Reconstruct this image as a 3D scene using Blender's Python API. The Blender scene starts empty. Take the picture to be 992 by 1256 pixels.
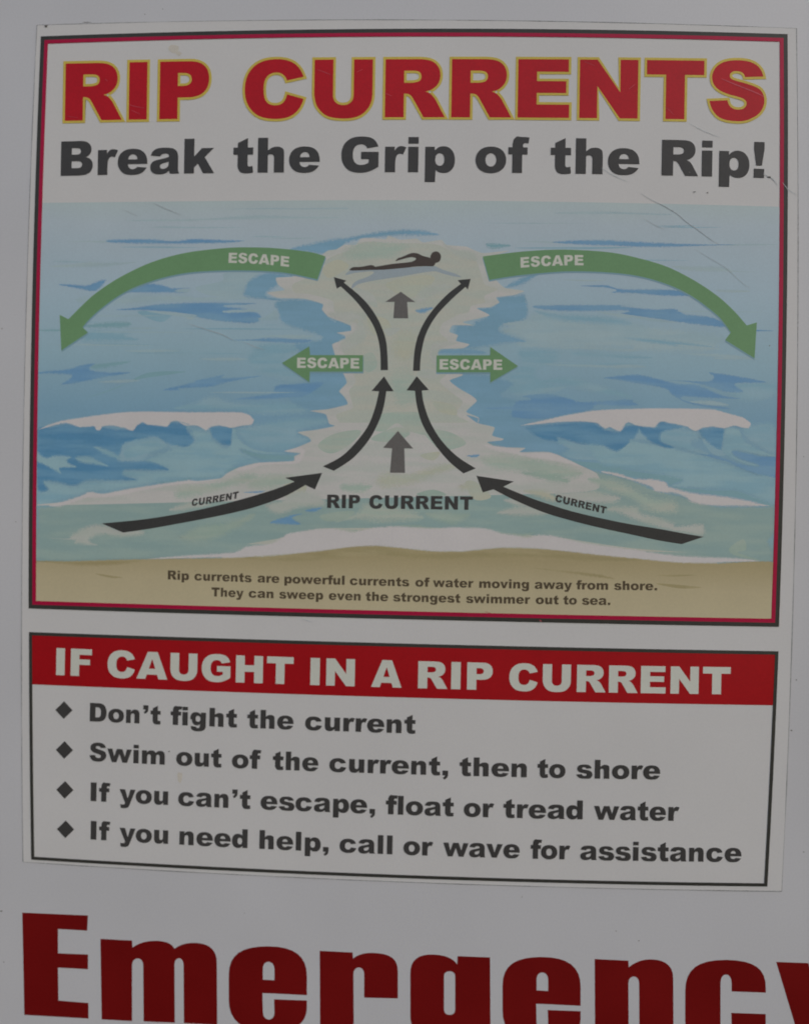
import bpy, math, random
from mathutils import Vector, Matrix
from mathutils.geometry import tessellate_polygon

scene = bpy.context.scene
random.seed(7)

# ------------------------------------------------------------------ camera
PW, PH, FPX = 992.0, 1256.0, 1220.0          # photograph size and focal length in its pixels
DIST, EYE = 0.60, 1.50                       # metres from the board, height of the lens
YAW, PITCH, ROLL = math.radians(2.717), math.radians(-1.586), math.radians(1.044)

def rot_cam():
    cy, sy, cp, sp, cr, sr = (math.cos(YAW), math.sin(YAW), math.cos(PITCH), math.sin(PITCH), math.cos(ROLL), math.sin(ROLL))
    a = Matrix(((cy, 0, sy), (0, 1, 0), (-sy, 0, cy)))
    b = Matrix(((1, 0, 0), (0, cp, -sp), (0, sp, cp)))
    c = Matrix(((cr, -sr, 0), (sr, cr, 0), (0, 0, 1)))
    return a @ b @ c
RC = rot_cam()
BASIS = Matrix(((1, 0, 0), (0, 0, -1), (0, 1, 0)))
cam_data = bpy.data.cameras.new('camera')
cam = bpy.data.objects.new('camera', cam_data)
scene.collection.objects.link(cam)
cam.matrix_world = Matrix.Translation((0, -DIST, EYE)) @ (BASIS @ RC).to_4x4()
cam_data.sensor_fit = 'VERTICAL'
cam_data.sensor_height = 36.0
cam_data.lens = 36.0 * FPX / PH
cam_data.clip_start, cam_data.clip_end = 0.01, 200.0
cam_data.dof.use_dof = True                  # the photograph is a touch soft
cam_data.dof.focus_distance = 0.54
cam_data.dof.aperture_fstop = 4.8
scene.camera = cam

# ------------------------------------------------------------------ light
SUN_EL, SUN_AZ = math.radians(38), math.radians(140)     # hazy sun behind the viewer's right shoulder
world = bpy.data.worlds.new('World')
scene.world = world
world.use_nodes = True
wn = world.node_tree
sky = wn.nodes.new('ShaderNodeTexSky')
sky.sky_type = 'NISHITA'
sky.sun_disc = False
sky.sun_elevation = SUN_EL
sky.sun_rotation = SUN_AZ
sky.dust_density = 2.0
sky.air_density = 1.0
bg = wn.nodes['Background']
bg.inputs['Strength'].default_value = 0.10
wn.links.new(sky.outputs['Color'], bg.inputs['Color'])
sun_data = bpy.data.lights.new('sun', 'SUN')
sun_data.energy = 0.6
sun_data.angle = math.radians(30)
sun_data.color = (1.0, 0.97, 0.93)
sun = bpy.data.objects.new('sun', sun_data)
scene.collection.objects.link(sun)
sd = Vector((math.sin(SUN_AZ) * math.cos(SUN_EL), math.cos(SUN_AZ) * math.cos(SUN_EL), math.sin(SUN_EL)))
sun.rotation_euler = sd.to_track_quat('Z', 'Y').to_euler()
sun.location = (0, -3, 4)
scene.view_settings.view_transform = 'Standard'
scene.view_settings.look = 'None'
scene.view_settings.exposure = -0.12
scene.view_settings.gamma = 1.0

# ------------------------------------------------------------------ helpers
def on_board(px, py):
    """point of the photograph -> (x, z) on the plane of the board, metres"""
    d = RC @ Vector(((px - PW / 2) / FPX, -(py - PH / 2) / FPX, -1.0))
    return (DIST * d.x / -d.z, EYE + DIST * d.y / -d.z)

K1 = 0.10447                                  # the sheet bows very slightly over the board
def sheet_px(X, Z):
    """straight sheet coordinates -> photograph pixels (slight bow)"""
    v = RC.transposed() @ Vector((X, Z, -1.0))
    x, y = v.x / -v.z, v.y / -v.z
    a, b = x, y
    for _ in range(12):
        r = a * a + b * b
        a, b = x / (1 + K1 * r), y / (1 + K1 * r)
    return (PW / 2 + FPX * a, PH / 2 - FPX * b)

def lin(c):
    c /= 255.0
    return c / 12.92 if c <= 0.04045 else ((c + 0.055) / 1.055) ** 2.4

KA, VEIL = 2.36, 0.006
def alb(rgb):
    return tuple(min(0.86, max(0.006, (lin(c) - VEIL) * KA)) for c in rgb)

def ink(name, rgb, rough=0.33, vary=0.05, scale=60.0, rgb2=None, z_lo=None, z_hi=None, stops=None, spec=0.3, bump=0.02, soft=False):
    """printed vinyl: base colour with faint blotches and grain; stops = a printed blend down the sheet"""
    m = bpy.data.materials.new(name)
    m.use_nodes = True
    nt = m.node_tree
    b = nt.nodes['Principled BSDF']
    b.inputs['Roughness'].default_value = rough
    b.inputs['Specular IOR Level'].default_value = spec
    tc = nt.nodes.new('ShaderNodeTexCoord')
    n1 = nt.nodes.new('ShaderNodeTexNoise'); n1.inputs['Scale'].default_value = scale; n1.inputs['Detail'].default_value = 4
    n2 = nt.nodes.new('ShaderNodeTexNoise'); n2.inputs['Scale'].default_value = 900; n2.inputs['Detail'].default_value = 1
    n3 = nt.nodes.new('ShaderNodeTexNoise'); n3.inputs['Scale'].default_value = 9; n3.inputs['Detail'].default_value = 3
    for n in (n1, n2, n3):
        nt.links.new(tc.outputs['Object'], n.inputs['Vector'])
    add = nt.nodes.new('ShaderNodeMath'); add.operation = 'ADD'
    nt.links.new(n1.outputs['Fac'], add.inputs[0]); nt.links.new(n2.outputs['Fac'], add.inputs[1])
    add2 = nt.nodes.new('ShaderNodeMath'); add2.operation = 'ADD'
    nt.links.new(add.outputs[0], add2.inputs[0]); nt.links.new(n3.outputs['Fac'], add2.inputs[1])
    mr = nt.nodes.new('ShaderNodeMapRange')
    mr.inputs['From Min'].default_value = 1.0; mr.inputs['From Max'].default_value = 2.0
    mr.inputs['To Min'].default_value = 1.0 - vary; mr.inputs['To Max'].default_value = 1.0 + vary
    nt.links.new(add2.outputs[0], mr.inputs['Value'])
    mul = nt.nodes.new('ShaderNodeVectorMath'); mul.operation = 'SCALE'
    if stops:
        sep = nt.nodes.new('ShaderNodeSeparateXYZ')
        nt.links.new(tc.outputs['Object'], sep.inputs[0])
        mz = nt.nodes.new('ShaderNodeMapRange')
        mz.inputs['From Min'].default_value = z_lo; mz.inputs['From Max'].default_value = z_hi
        nt.links.new(sep.outputs['Z'], mz.inputs['Value'])
        nd = nt.nodes.new('ShaderNodeMath'); nd.operation = 'MULTIPLY_ADD'
        nd.inputs[1].default_value = 0.10; nd.inputs[2].default_value = -0.05
        nt.links.new(n3.outputs['Fac'], nd.inputs[0])
        sm = nt.nodes.new('ShaderNodeMath'); sm.operation = 'ADD'
        nt.links.new(mz.outputs[0], sm.inputs[0]); nt.links.new(nd.outputs[0], sm.inputs[1])
        cr = nt.nodes.new('ShaderNodeValToRGB')
        el = cr.color_ramp.elements
        while len(el) < len(stops): el.new(0.5)
        for e, (p, c) in zip(el, stops):
            e.position = p; e.color = alb(c) + (1,)
        nt.links.new(sm.outputs[0], cr.inputs['Fac'])
        nt.links.new(cr.outputs['Color'], mul.inputs[0])
    else:
        mul.inputs[0].default_value = alb(rgb)
    if rgb2:                                   # brushed blend of two printed tones
        mp = nt.nodes.new('ShaderNodeMapping'); mp.inputs['Scale'].default_value = (6, 1, 42)
        mp.inputs['Rotation'].default_value = (0, 0.10, 0)
        n4 = nt.nodes.new('ShaderNodeTexNoise'); n4.inputs['Scale'].default_value = 4.0; n4.inputs['Detail'].default_value = 3
        nt.links.new(tc.outputs['Object'], mp.inputs['Vector']); nt.links.new(mp.outputs[0], n4.inputs['Vector'])
        c4 = nt.nodes.new('ShaderNodeMapRange'); c4.interpolation_type = 'SMOOTHSTEP'
        c4.inputs['From Min'].default_value = 0.38; c4.inputs['From Max'].default_value = 0.66
        nt.links.new(n4.outputs['Fac'], c4.inputs['Value'])
        mx = nt.nodes.new('ShaderNodeMix'); mx.data_type = 'RGBA'
        nt.links.new(c4.outputs[0], mx.inputs['Factor'])
        mx.inputs[6].default_value = alb(rgb or stops[0][1]) + (1,)
        if stops: nt.links.new(cr.outputs['Color'], mx.inputs[6])
        mx.inputs[7].default_value = alb(rgb2) + (1,)
        nt.links.new(mx.outputs[2], mul.inputs[0])
    nt.links.new(mr.outputs[0], mul.inputs['Scale'])
    nt.links.new(mul.outputs[0], b.inputs['Base Color'])
    rr = nt.nodes.new('ShaderNodeMapRange')
    rr.inputs['To Min'].default_value = rough - 0.08; rr.inputs['To Max'].default_value = rough + 0.10
    nt.links.new(n3.outputs['Fac'], rr.inputs['Value'])
    nt.links.new(rr.outputs[0], b.inputs['Roughness'])
    bp = nt.nodes.new('ShaderNodeBump'); bp.inputs['Strength'].default_value = bump; bp.inputs['Distance'].default_value = 0.002
    nt.links.new(n1.outputs['Fac'], bp.inputs['Height'])
    nt.links.new(bp.outputs['Normal'], b.inputs['Normal'])
    if soft:                                   # wash that thins out towards the edge of its patch
        at = nt.nodes.new('ShaderNodeAttribute'); at.attribute_name = 'fade'
        tr = nt.nodes.new('ShaderNodeBsdfTransparent'); ms = nt.nodes.new('ShaderNodeMixShader')
        sn = nt.nodes.new('ShaderNodeVectorMath'); sn.operation = 'SNAP'       # fine printed dots
        sn.inputs[1].default_value = (0.00026, 0.01, 0.00026)
        nt.links.new(tc.outputs['Object'], sn.inputs[0])
        wh = nt.nodes.new('ShaderNodeTexWhiteNoise'); wh.noise_dimensions = '3D'
        nt.links.new(sn.outputs[0], wh.inputs['Vector'])
        ls = nt.nodes.new('ShaderNodeMath'); ls.operation = 'LESS_THAN'
        nt.links.new(wh.outputs['Value'], ls.inputs[0]); nt.links.new(at.outputs['Fac'], ls.inputs[1])
        nt.links.new(ls.outputs[0], ms.inputs[0])
        nt.links.new(tr.outputs[0], ms.inputs[1]); nt.links.new(b.outputs[0], ms.inputs[2])
        nt.links.new(ms.outputs[0], nt.nodes['Material Output'].inputs['Surface'])
    return m

STEP, SHEET_FRONT, board = 0.000006, 0.00026, None
def mesh_obj(name, verts, faces, mat, parent=None):
    me = bpy.data.meshes.new(name)
    me.from_pydata(verts, [], faces)
    me.materials.append(mat)
    me.update()
    o = bpy.data.objects.new(name, me)
    scene.collection.objects.link(o)
    if parent: o.parent = parent
    return o

def flat(name, shapes, layer, mat, parent=None, label=None):
    """shapes: list of [outer, hole, ...] contours in photograph pixels -> one printed mesh on the sheet"""
    V, F = [], []
    for i, sh in enumerate(shapes):
        y = -((0.00001 if parent is board else SHEET_FRONT) + layer * STEP + i * STEP * 0.4 / max(1, len(shapes)))
        loops = []
        for c in sh:
            lp = []
            for p in c:
                x, z = on_board(*p)
                if not lp or (abs(lp[-1].x - x) + abs(lp[-1].z - z)) > 2e-6: lp.append(Vector((x, y, z)))
            if (lp[0] - lp[-1]).length < 2e-6: lp.pop()
            loops.append(lp)
        tri = tessellate_polygon([[Vector((v.x * 100, v.z * 100, 0)) for v in l] for l in loops])
        base = len(V)
        allv = [v for l in loops for v in l]
        V += [tuple(v) for v in allv]
        for t in tri:
            a, b, c = (allv[k] for k in t)
            n = (b.x - a.x) * (c.z - a.z) - (b.z - a.z) * (c.x - a.x)
            t = t if n > 0 else (t[0], t[2], t[1])          # facing the viewer (-Y)
            F.append(tuple(base + k for k in t))
    o = mesh_obj(name, V, F, mat, parent)
    if label: o['label'] = label
    return o

def smooth(pts, n=6, tension=0.5):
    out, N = [], len(pts)
    for i in range(N):
        p0, p1, p2, p3 = pts[i - 1], pts[i], pts[(i + 1) % N], pts[(i + 2) % N]
        for k in range(n):
            t = k / n; t2, t3 = t * t, t * t * t
            q = []
            for a in (0, 1):
                m1, m2 = tension * (p2[a] - p0[a]), tension * (p3[a] - p1[a])
                q.append((2*t3 - 3*t2 + 1) * p1[a] + (t3 - 2*t2 + t) * m1 + (-2*t3 + 3*t2) * p2[a] + (t3 - t2) * m2)
            out.append(tuple(q))
    return out

def spline(pts, n=8):
    """open smooth line"""
    P = [pts[0]] + list(pts) + [pts[-1]]
    out = []
    for i in range(1, len(P) - 2):
        for k in range(n):
            t = k / n; t2, t3 = t * t, t * t * t
            q = []
            for a in (0, 1):
                p0, p1, p2, p3 = P[i-1][a], P[i][a], P[i+1][a], P[i+2][a]
                q.append(0.5 * (2*p1 + (p2 - p0) * t + (2*p0 - 5*p1 + 4*p2 - p3) * t2 + (3*p1 - p0 - 3*p2 + p3) * t3))
            out.append(tuple(q))
    out.append(tuple(pts[-1]))
    return out

def quad_line(pl, pm, pr):
    """y(x) through three points"""
    (x0, y0), (x1, y1), (x2, y2) = pl, pm, pr
    def f(x):
        return (y0 * (x-x1)*(x-x2)/((x0-x1)*(x0-x2)) + y1 * (x-x0)*(x-x2)/((x1-x0)*(x1-x2)) + y2 * (x-x0)*(x-x1)/((x2-x0)*(x2-x1)))
    return f

# ------------------------------------------------------------------ heavy sans lettering (own outlines, em = 1000)
def ring(cx, cy, rx, ry, k=0.60):
    return (f"M {cx+rx} {cy} C {cx+rx} {cy+ry*k} {cx+rx*k} {cy+ry} {cx} {cy+ry} C {cx-rx*k} {cy+ry} {cx-rx} {cy+ry*k} {cx-rx} {cy} "
            f"C {cx-rx} {cy-ry*k} {cx-rx*k} {cy-ry} {cx} {cy-ry} C {cx+rx*k} {cy-ry} {cx+rx} {cy-ry*k} {cx+rx} {cy} Z ")
def rect(x0, y0, x1, y1):
    return f"M {x0} {y0} L {x1} {y0} L {x1} {y1} L {x0} {y1} Z "
def parse(d):
    t = d.split(); i = 0; cs = []; cur = None
    while i < len(t):
        c = t[i]; i += 1
        if c == 'M': cur = [(float(t[i]), float(t[i+1]))]; i += 2
        elif c == 'L': cur.append((float(t[i]), float(t[i+1]))); i += 2
        elif c == 'Q':
            p0 = cur[-1]; a, b, e, g = (float(v) for v in t[i:i+4]); i += 4
            for k in range(1, 6):
                s = k / 5; cur.append(((1-s)**2*p0[0] + 2*s*(1-s)*a + s*s*e, (1-s)**2*p0[1] + 2*s*(1-s)*b + s*s*g))
        elif c == 'C':
            p0 = cur[-1]; a, b, a2, b2, e, g = (float(v) for v in t[i:i+6]); i += 6
            for k in range(1, 9):
                s = k / 8; u = 1 - s
                cur.append((u**3*p0[0] + 3*s*u*u*a + 3*s*s*u*a2 + s**3*e, u**3*p0[1] + 3*s*u*u*b + 3*s*s*u*b2 + s**3*g))
        elif c == 'Z': cs.append(cur); cur = None
        elif c == '|': cs.append(None)
    return cs
# '|' starts a separate shape (no hole of the one before)
XH = 519
N_TOP = "L 246 519 L 246 434 Q 283 490 324 510 Q 364 531 423 531 Q 502 531 547 482 Q 592 434 592 332 L 592 0 L 391 0 L 391 287 Q 391 336 374 356 Q 356 376 324 376 Q 289 376 267 349 Q 245 322 245 252 L 245 0"
G = {
 'A': (778, "M 520 118 L 259 118 L 223 0 L -4 0 L 276 716 L 526 716 L 782 0 L 557 0 Z M 472 273 L 390 530 L 309 273 Z"),
 'B': (778, "M 73 716 L 487 716 Q 591 716 646 665 Q 702 614 702 538 Q 702 474 662 429 Q 636 398 585 380 Q 662 362 698 317 Q 734 272 734 204 Q 734 149 708 104 Q 682 60 637 35 Q 609 18 552 8 Q 477 0 452 0 L 73 0 Z M 296 435 L 392 435 Q 444 435 464 453 Q 484 471 484 504 Q 484 535 464 552 Q 444 570 394 570 L 296 570 Z M 296 154 L 408 154 Q 465 154 488 174 Q 512 194 512 228 Q 512 260 488 279 Q 465 298 407 298 L 296 298 Z"),
 'C': (778, "M 535 291 L 729 232 Q 709 150 668 96 Q 627 41 566 14 Q 504 -14 409 -14 Q 293 -14 219 20 Q 146 54 92 139 Q 39 224 39 357 Q 39 534 133 630 Q 227 728 400 728 Q 535 728 612 674 Q 690 619 727 506 L 531 462 Q 521 495 510 510 Q 491 535 465 549 Q 438 562 405 562 Q 330 562 290 502 Q 260 457 260 362 Q 260 244 296 200 Q 332 156 397 156 Q 460 156 492 192 Q 524 227 535 291 Z"),
 'D': (778, "M 73 716 L 402 716 Q 499 716 559 690 Q 619 663 658 614 Q 697 564 714 499 Q 732 434 732 361 Q 732 247 706 184 Q 680 121 634 78 Q 588 36 535 21 Q 463 0 402 0 L 73 0 Z M 294 554 L 294 162 L 348 162 Q 418 162 447 178 Q 477 193 494 232 Q 510 270 510 357 Q 510 472 473 513 Q 435 554 349 554 Z"),
 'E': (722, "M 72 716 L 665 716 L 665 563 L 294 563 L 294 449 L 638 449 L 638 303 L 294 303 L 294 162 L 676 162 L 676 0 L 72 0 Z"),
 'F': (667, "M 73 716 L 620 716 L 620 562 L 295 562 L 295 442 L 573 442 L 573 298 L 295 298 L 295 0 L 73 0 Z"),
 'G': (833, "M 424 266 L 424 415 L 766 415 L 766 110 Q 668 43 592 18 Q 517 -14 414 -14 Q 287 -14 206 29 Q 126 73 82 159 Q 38 245 38 357 Q 38 474 86 561 Q 134 648 228 693 Q 300 728 423 728 Q 542 728 600 706 Q 659 685 698 640 Q 737 594 757 524 L 543 486 Q 530 526 499 548 Q 468 569 420 569 Q 348 569 305 519 Q 262 469 262 361 Q 262 246 306 196 Q 349 147 427 147 Q 464 147 497 158 Q 531 168 574 194 L 574 266 Z"),
 'H': (833, "M 72 716 L 293 716 L 293 466 L 535 466 L 535 716 L 757 716 L 757 0 L 535 0 L 535 290 L 293 290 L 293 0 L 72 0 Z"),
 'I': (389, rect(84, 0, 306, 716)),
 'N': (833, "M 73 716 L 279 716 L 549 320 L 549 716 L 757 716 L 757 0 L 549 0 L 281 393 L 281 0 L 73 0 Z"),
 'O': (833, ring(416, 357, 378, 371, .62) + ring(416, 357, 156, 207, .58)),
 'P': (722, "M 73 716 L 441 716 Q 561 716 621 659 Q 681 602 681 496 Q 681 388 616 327 Q 551 266 417 266 L 296 266 L 296 0 L 73 0 Z M 296 411 L 350 411 Q 414 411 440 433 Q 466 455 466 490 Q 466 524 444 547 Q 421 571 359 571 L 296 571 Z"),
 'R': (778, "M 73 0 L 73 716 L 442 716 Q 544 716 598 698 Q 652 681 685 633 Q 718 586 718 518 Q 718 458 693 415 Q 667 372 623 345 Q 594 328 545 317 Q 585 304 603 291 Q 615 282 638 253 Q 661 225 668 209 L 776 0 L 526 0 L 408 219 Q 385 261 368 274 Q 344 291 314 291 L 294 291 L 294 0 Z M 294 426 L 387 426 Q 402 426 446 436 Q 468 440 482 458 Q 496 477 496 501 Q 496 536 474 555 Q 452 574 390 574 L 294 574 Z"),
 'S': (722, "M 42 227 L 252 240 Q 259 196 280 172 Q 314 128 378 128 Q 426 128 451 150 Q 477 172 477 202 Q 477 229 453 251 Q 428 273 339 293 Q 193 326 131 380 Q 68 434 68 518 Q 68 573 100 622 Q 132 671 196 700 Q 260 728 372 728 Q 509 728 580 677 Q 652 626 668 534 L 454 524 Q 447 560 423 577 Q 397 595 351 595 Q 314 595 295 579 Q 276 563 276 540 Q 276 520 292 504 Q 307 489 360 475 Q 502 440 566 413 Q 629 391 657 345 Q 685 298 685 241 Q 685 173 648 116 Q 610 58 543 28 Q 476 -14 374 -14 Q 195 -14 126 56 Q 57 126 42 227 Z"),
 'T': (722, "M 25 716 L 698 716 L 698 540 L 472 540 L 472 0 L 251 0 L 251 540 L 25 540 Z"),
 'U': (833, "M 537 716 L 758 716 L 758 289 Q 758 226 738 170 Q 718 113 676 71 Q 635 29 589 12 Q 525 -14 435 -14 Q 383 -14 322 -6 Q 260 2 219 25 Q 177 49 143 92 Q 108 135 95 180 Q 75 254 75 311 L 75 716 L 296 716 L 296 279 Q 296 220 328 187 Q 361 154 417 154 Q 474 154 505 187 Q 537 219 537 279 Z"),
 'a': (667, "M 233 360 L 42 380 Q 53 430 73 459 Q 94 487 133 509 Q 161 524 210 532 Q 258 541 315 541 Q 405 541 460 531 Q 516 521 552 489 Q 578 467 593 426 Q 608 386 608 349 L 608 118 Q 608 81 612 60 Q 617 39 633 0 L 446 0 Q 435 20 431 31 Q 428 41 424 63 Q 385 25 346 9 Q 293 -12 222 -12 Q 129 -12 80 32 Q 32 75 32 139 Q 32 199 67 237 Q 102 276 196 295 Q 310 318 343 327 Q 377 336 415 351 Q 415 388 400 403 Q 384 418 345 418 Q 296 418 271 402 Q 252 390 233 360 Z M 415 253 Q 373 238 328 227 Q 266 210 250 194 Q 233 178 233 157 Q 233 133 249 118 Q 266 103 297 103 Q 330 103 358 119 Q 387 135 399 157 Q 411 180 411 216 Z"),
 'b': (667, "M 68 716 L 269 716 L 269 466 Q 299 497 338 512 Q 376 531 424 531 Q 522 531 586 461 Q 650 391 650 260 Q 650 173 621 107 Q 592 40 540 14 Q 489 -12 427 -12 Q 373 -12 328 11 Q 294 29 255 76 L 255 0 L 68 0 Z M 267 260 Q 267 191 293 161 Q 319 130 358 130 Q 395 130 420 160 Q 446 190 446 262 Q 446 325 421 355 Q 397 384 361 384 Q 319 384 293 353 Q 267 322 267 260 Z"),
 'c': (667, "M 437 205 L 628 183 Q 612 123 576 80 Q 540 36 485 12 Q 429 -12 343 -12 Q 260 -12 205 4 Q 149 19 110 54 Q 70 88 47 134 Q 25 181 25 257 Q 25 337 52 391 Q 72 430 107 461 Q 141 492 178 507 Q 236 531 327 531 Q 454 531 520 486 Q 587 440 614 353 L 425 328 Q 416 361 393 378 Q 369 395 330 395 Q 280 395 250 360 Q 219 324 219 252 Q 219 188 250 154 Q 280 121 327 121 Q 367 121 393 141 Q 420 161 437 205 Z"),
 'd': (667, "M 600 716 L 600 0 L 412 0 L 412 77 Q 373 28 340 11 Q 296 -12 241 -12 Q 131 -12 74 71 Q 17 154 17 268 Q 17 395 79 463 Q 140 531 243 531 Q 293 531 334 514 Q 375 497 398 464 L 398 716 Z M 400 261 Q 400 321 375 353 Q 349 384 309 384 Q 275 384 250 355 Q 226 326 226 258 Q 226 194 251 162 Q 276 130 314 130 Q 350 130 375 161 Q 400 192 400 261 Z"),
 'e': (667, "M 641 214 L 236 214 Q 241 165 262 142 Q 291 108 337 108 Q 366 108 392 122 Q 408 132 427 155 L 626 137 Q 580 58 516 23 Q 451 -12 331 -12 Q 226 -12 166 18 Q 106 47 67 111 Q 27 175 27 262 Q 27 385 106 458 Q 185 531 325 531 Q 438 531 504 497 Q 569 463 604 398 Q 638 333 638 238 Z M 435 311 Q 429 367 404 391 Q 380 415 340 415 Q 294 415 266 379 Q 249 356 244 311 Z"),
 'f': (389, "M 322 519 L 408 519 L 408 372 L 301 372 L 301 0 L 100 0 L 100 372 L 16 372 L 16 519 L 100 519 L 100 546 Q 100 582 108 626 Q 116 670 138 698 Q 160 725 200 742 Q 240 728 318 728 Q 380 728 444 720 L 422 598 Q 387 604 366 604 Q 340 604 329 592 Q 317 580 311 554 Q 309 540 322 519 Z"),
 'g': (667, "M 418 519 L 606 519 L 606 29 L 607 6 Q 607 -43 586 -87 Q 565 -131 531 -158 Q 496 -186 443 -198 Q 390 -210 321 -210 Q 165 -210 106 -163 Q 48 -116 48 -38 Q 48 -28 49 -11 L 244 -33 Q 251 -61 264 -71 Q 283 -85 311 -85 Q 348 -85 366 -65 Q 384 -46 384 3 L 404 82 Q 379 52 354 39 Q 315 18 270 18 Q 181 18 127 95 Q 88 150 88 240 Q 20 240 22 275 Q 22 400 80 466 Q 138 531 232 531 Q 292 531 331 511 Q 370 490 418 443 Z M 226 268 Q 226 214 251 187 Q 275 160 314 160 Q 351 160 376 188 Q 402 216 402 273 Q 402 329 375 360 Q 349 390 311 390 Q 272 390 249 362 Q 226 333 226 268 Z"),
 'h': (667, "M 69 716 L 270 716 L 270 452 Q 311 495 351 513 Q 391 531 447 531 Q 528 531 575 481 Q 594 451 594 332 L 594 0 L 393 0 L 393 287 Q 393 336 376 356 Q 358 376 326 376 Q 291 376 269 349 Q 270 322 270 252 L 270 0 L 69 0 Z"),
 'i': (333, rect(66, 0, 267, 519) + "| " + rect(66, 581, 267, 716)),
 'k': (667, "M 66 716 L 272 716 L 272 349 L 428 519 L 676 519 L 488 332 L 688 0 L 460 0 L 350 200 L 272 122 L 272 0 L 66 0 Z"),
 'l': (333, rect(66, 0, 267, 716)),
 'm': (1000, "M 61 519 L 248 519 L 248 443 Q 289 491 330 511 Q 371 531 430 531 Q 493 531 529 508 Q 566 486 589 442 Q 635 492 674 512 Q 712 531 768 531 Q 851 531 897 482 Q 943 433 943 328 L 943 0 L 742 0 L 742 298 Q 742 333 728 350 Q 709 376 679 376 Q 645 376 624 351 Q 603 327 603 272 L 603 0 L 402 0 L 402 288 Q 402 321 398 333 Q 392 352 377 364 Q 362 376 342 376 Q 309 376 285 351 Q 262 326 262 269 L 262 0 L 61 0 Z"),
 'n': (667, "M 59 519 " + N_TOP + " L 59 0 Z"),
 'o': (667, ring(333, 259, 312, 272, .60) + ring(333, 259, 110, 135, .58)),
 'p': (667, "M 65 -198 L 65 519 L 252 519 L 252 442 Q 291 491 324 508 Q 368 531 421 531 Q 526 531 587 450 Q 648 370 648 251 Q 648 120 585 51 Q 522 -18 426 -12 Q 380 -12 341 4 Q 303 20 273 50 L 266 -198 Z M 264 258 Q 264 196 290 165 Q 316 134 356 134 Q 391 134 415 163 Q 440 193 440 261 Q 440 325 414 356 Q 389 388 353 388 Q 314 388 289 357 Q 264 327 264 258 Z"),
 'r': (444, "M 59 519 L 247 519 L 247 434 Q 274 490 303 510 Q 332 531 374 531 Q 419 531 472 504 L 410 361 Q 374 376 353 376 Q 313 376 291 343 Q 260 297 260 170 L 260 0 L 59 0 Z"),
 's': (611, "M 20 145 L 219 164 Q 231 128 253 113 Q 275 98 312 98 Q 352 98 374 115 Q 391 127 391 146 Q 391 167 369 178 Q 353 186 285 198 Q 183 216 143 231 Q 104 247 77 284 Q 49 321 49 369 Q 49 421 79 458 Q 110 495 163 513 Q 216 531 306 531 Q 401 531 446 517 Q 491 502 521 472 Q 551 441 571 389 L 381 370 Q 374 396 356 408 Q 331 424 296 424 Q 260 424 244 411 Q 227 399 227 381 Q 227 360 248 350 Q 269 339 338 331 Q 443 319 494 298 Q 546 277 573 238 Q 601 199 601 153 Q 601 106 573 62 Q 545 17 485 -9 Q 424 -12 320 -12 Q 172 -12 110 30 Q 47 72 20 145 Z"),
 't': (444, "M 311 716 L 311 519 L 420 519 L 420 372 L 311 372 L 311 189 Q 311 156 317 145 Q 327 129 351 129 Q 372 129 411 142 L 425 5 Q 353 -12 291 -12 Q 219 -12 184 7 Q 150 25 134 63 Q 110 101 110 186 L 110 372 L 24 372 L 24 519 L 110 519 L 110 614 Z"),
 'u': (667, "M 606 0 L 419 0 L 419 84 Q 378 32 336 10 Q 294 -12 232 -12 Q 153 -12 108 36 Q 63 83 63 182 L 63 519 L 264 519 L 264 227 Q 264 180 282 160 Q 299 140 331 140 Q 365 140 387 166 Q 404 193 404 263 L 404 519 L 606 519 Z"),
 'v': (611, "M 0 519 L 208 519 L 308 192 L 410 519 L 612 519 L 396 0 L 214 0 Z"),
 'w': (944, "M 2 519 L 194 519 L 270 229 L 368 519 L 577 519 L 678 228 L 754 519 L 944 519 L 767 0 L 590 0 L 472 331 L 354 0 L 180 0 Z"),
 'y': (611, "M 5 519 L 216 519 L 324 171 L 424 519 L 620 519 L 414 -37 Q 379 -133 343 -166 Q 292 -210 187 -210 Q 145 -210 56 -200 L 40 -55 Q 82 -66 134 -66 Q 168 -66 190 -54 Q 211 -40 225 0 Z"),
 '!': (333, "M 66 716 L 267 716 L 267 570 L 222 246 L 111 246 L 66 570 Z | " + rect(66, 0, 267, 182)),
 "'": (333, "M 66 716 L 267 716 L 267 604 Q 267 510 236 462 Q 205 414 130 384 L 86 456 Q 120 470 138 496 Q 156 520 158 550 L 66 550 Z"),
 ',': (333, "M 66 182 L 267 182 L 267 52 Q 267 -36 236 -82 Q 205 -126 130 -158 L 86 -86 Q 120 -72 138 -48 Q 156 -26 158 0 L 66 0 Z"),
 '.': (333, rect(66, 0, 267, 182)),
}
def glyph_shapes(ch):
    adv, d = G[ch]
    shapes, new = [], True
    for c in parse(d):
        if c is None: new = True; continue
        if new: shapes.append([c]); new = False
        else: shapes[-1].append(c)
    return adv, shapes
def word_units(w):
    x = 0; out = []
    for ch in w:
        adv, sh = glyph_shapes(ch)
        out += [[[(px + x, py) for px, py in c] for c in s] for s in sh]
        x += adv
    xs = [p[0] for s in out for c in s for p in c]
    return out, min(xs), max(xs)

def set_line(words, base, cap, lean=0.018, fatten=0.0):
    """words [(text, x_left, x_right)] along base(x); cap = (height at x0, x0, height at x1, x1); returns pixel shapes"""
    res = []
    for w, xl, xr in words:
        sh, a, b = word_units(w)
        sx = (xr - xl) / (b - a)
        for s in sh:
            ns = []
            for c in s:
                nc = []
                for px, py in c:
                    x = xl + (px - a) * sx
                    h = cap[0] + (cap[2] - cap[0]) * (x - cap[1]) / (cap[3] - cap[1])
                    up = py / 716.0 * h
                    nc.append((x + up * lean, base(x) - up))
                ns.append(nc)
            res.append(ns)
    return res

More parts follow.
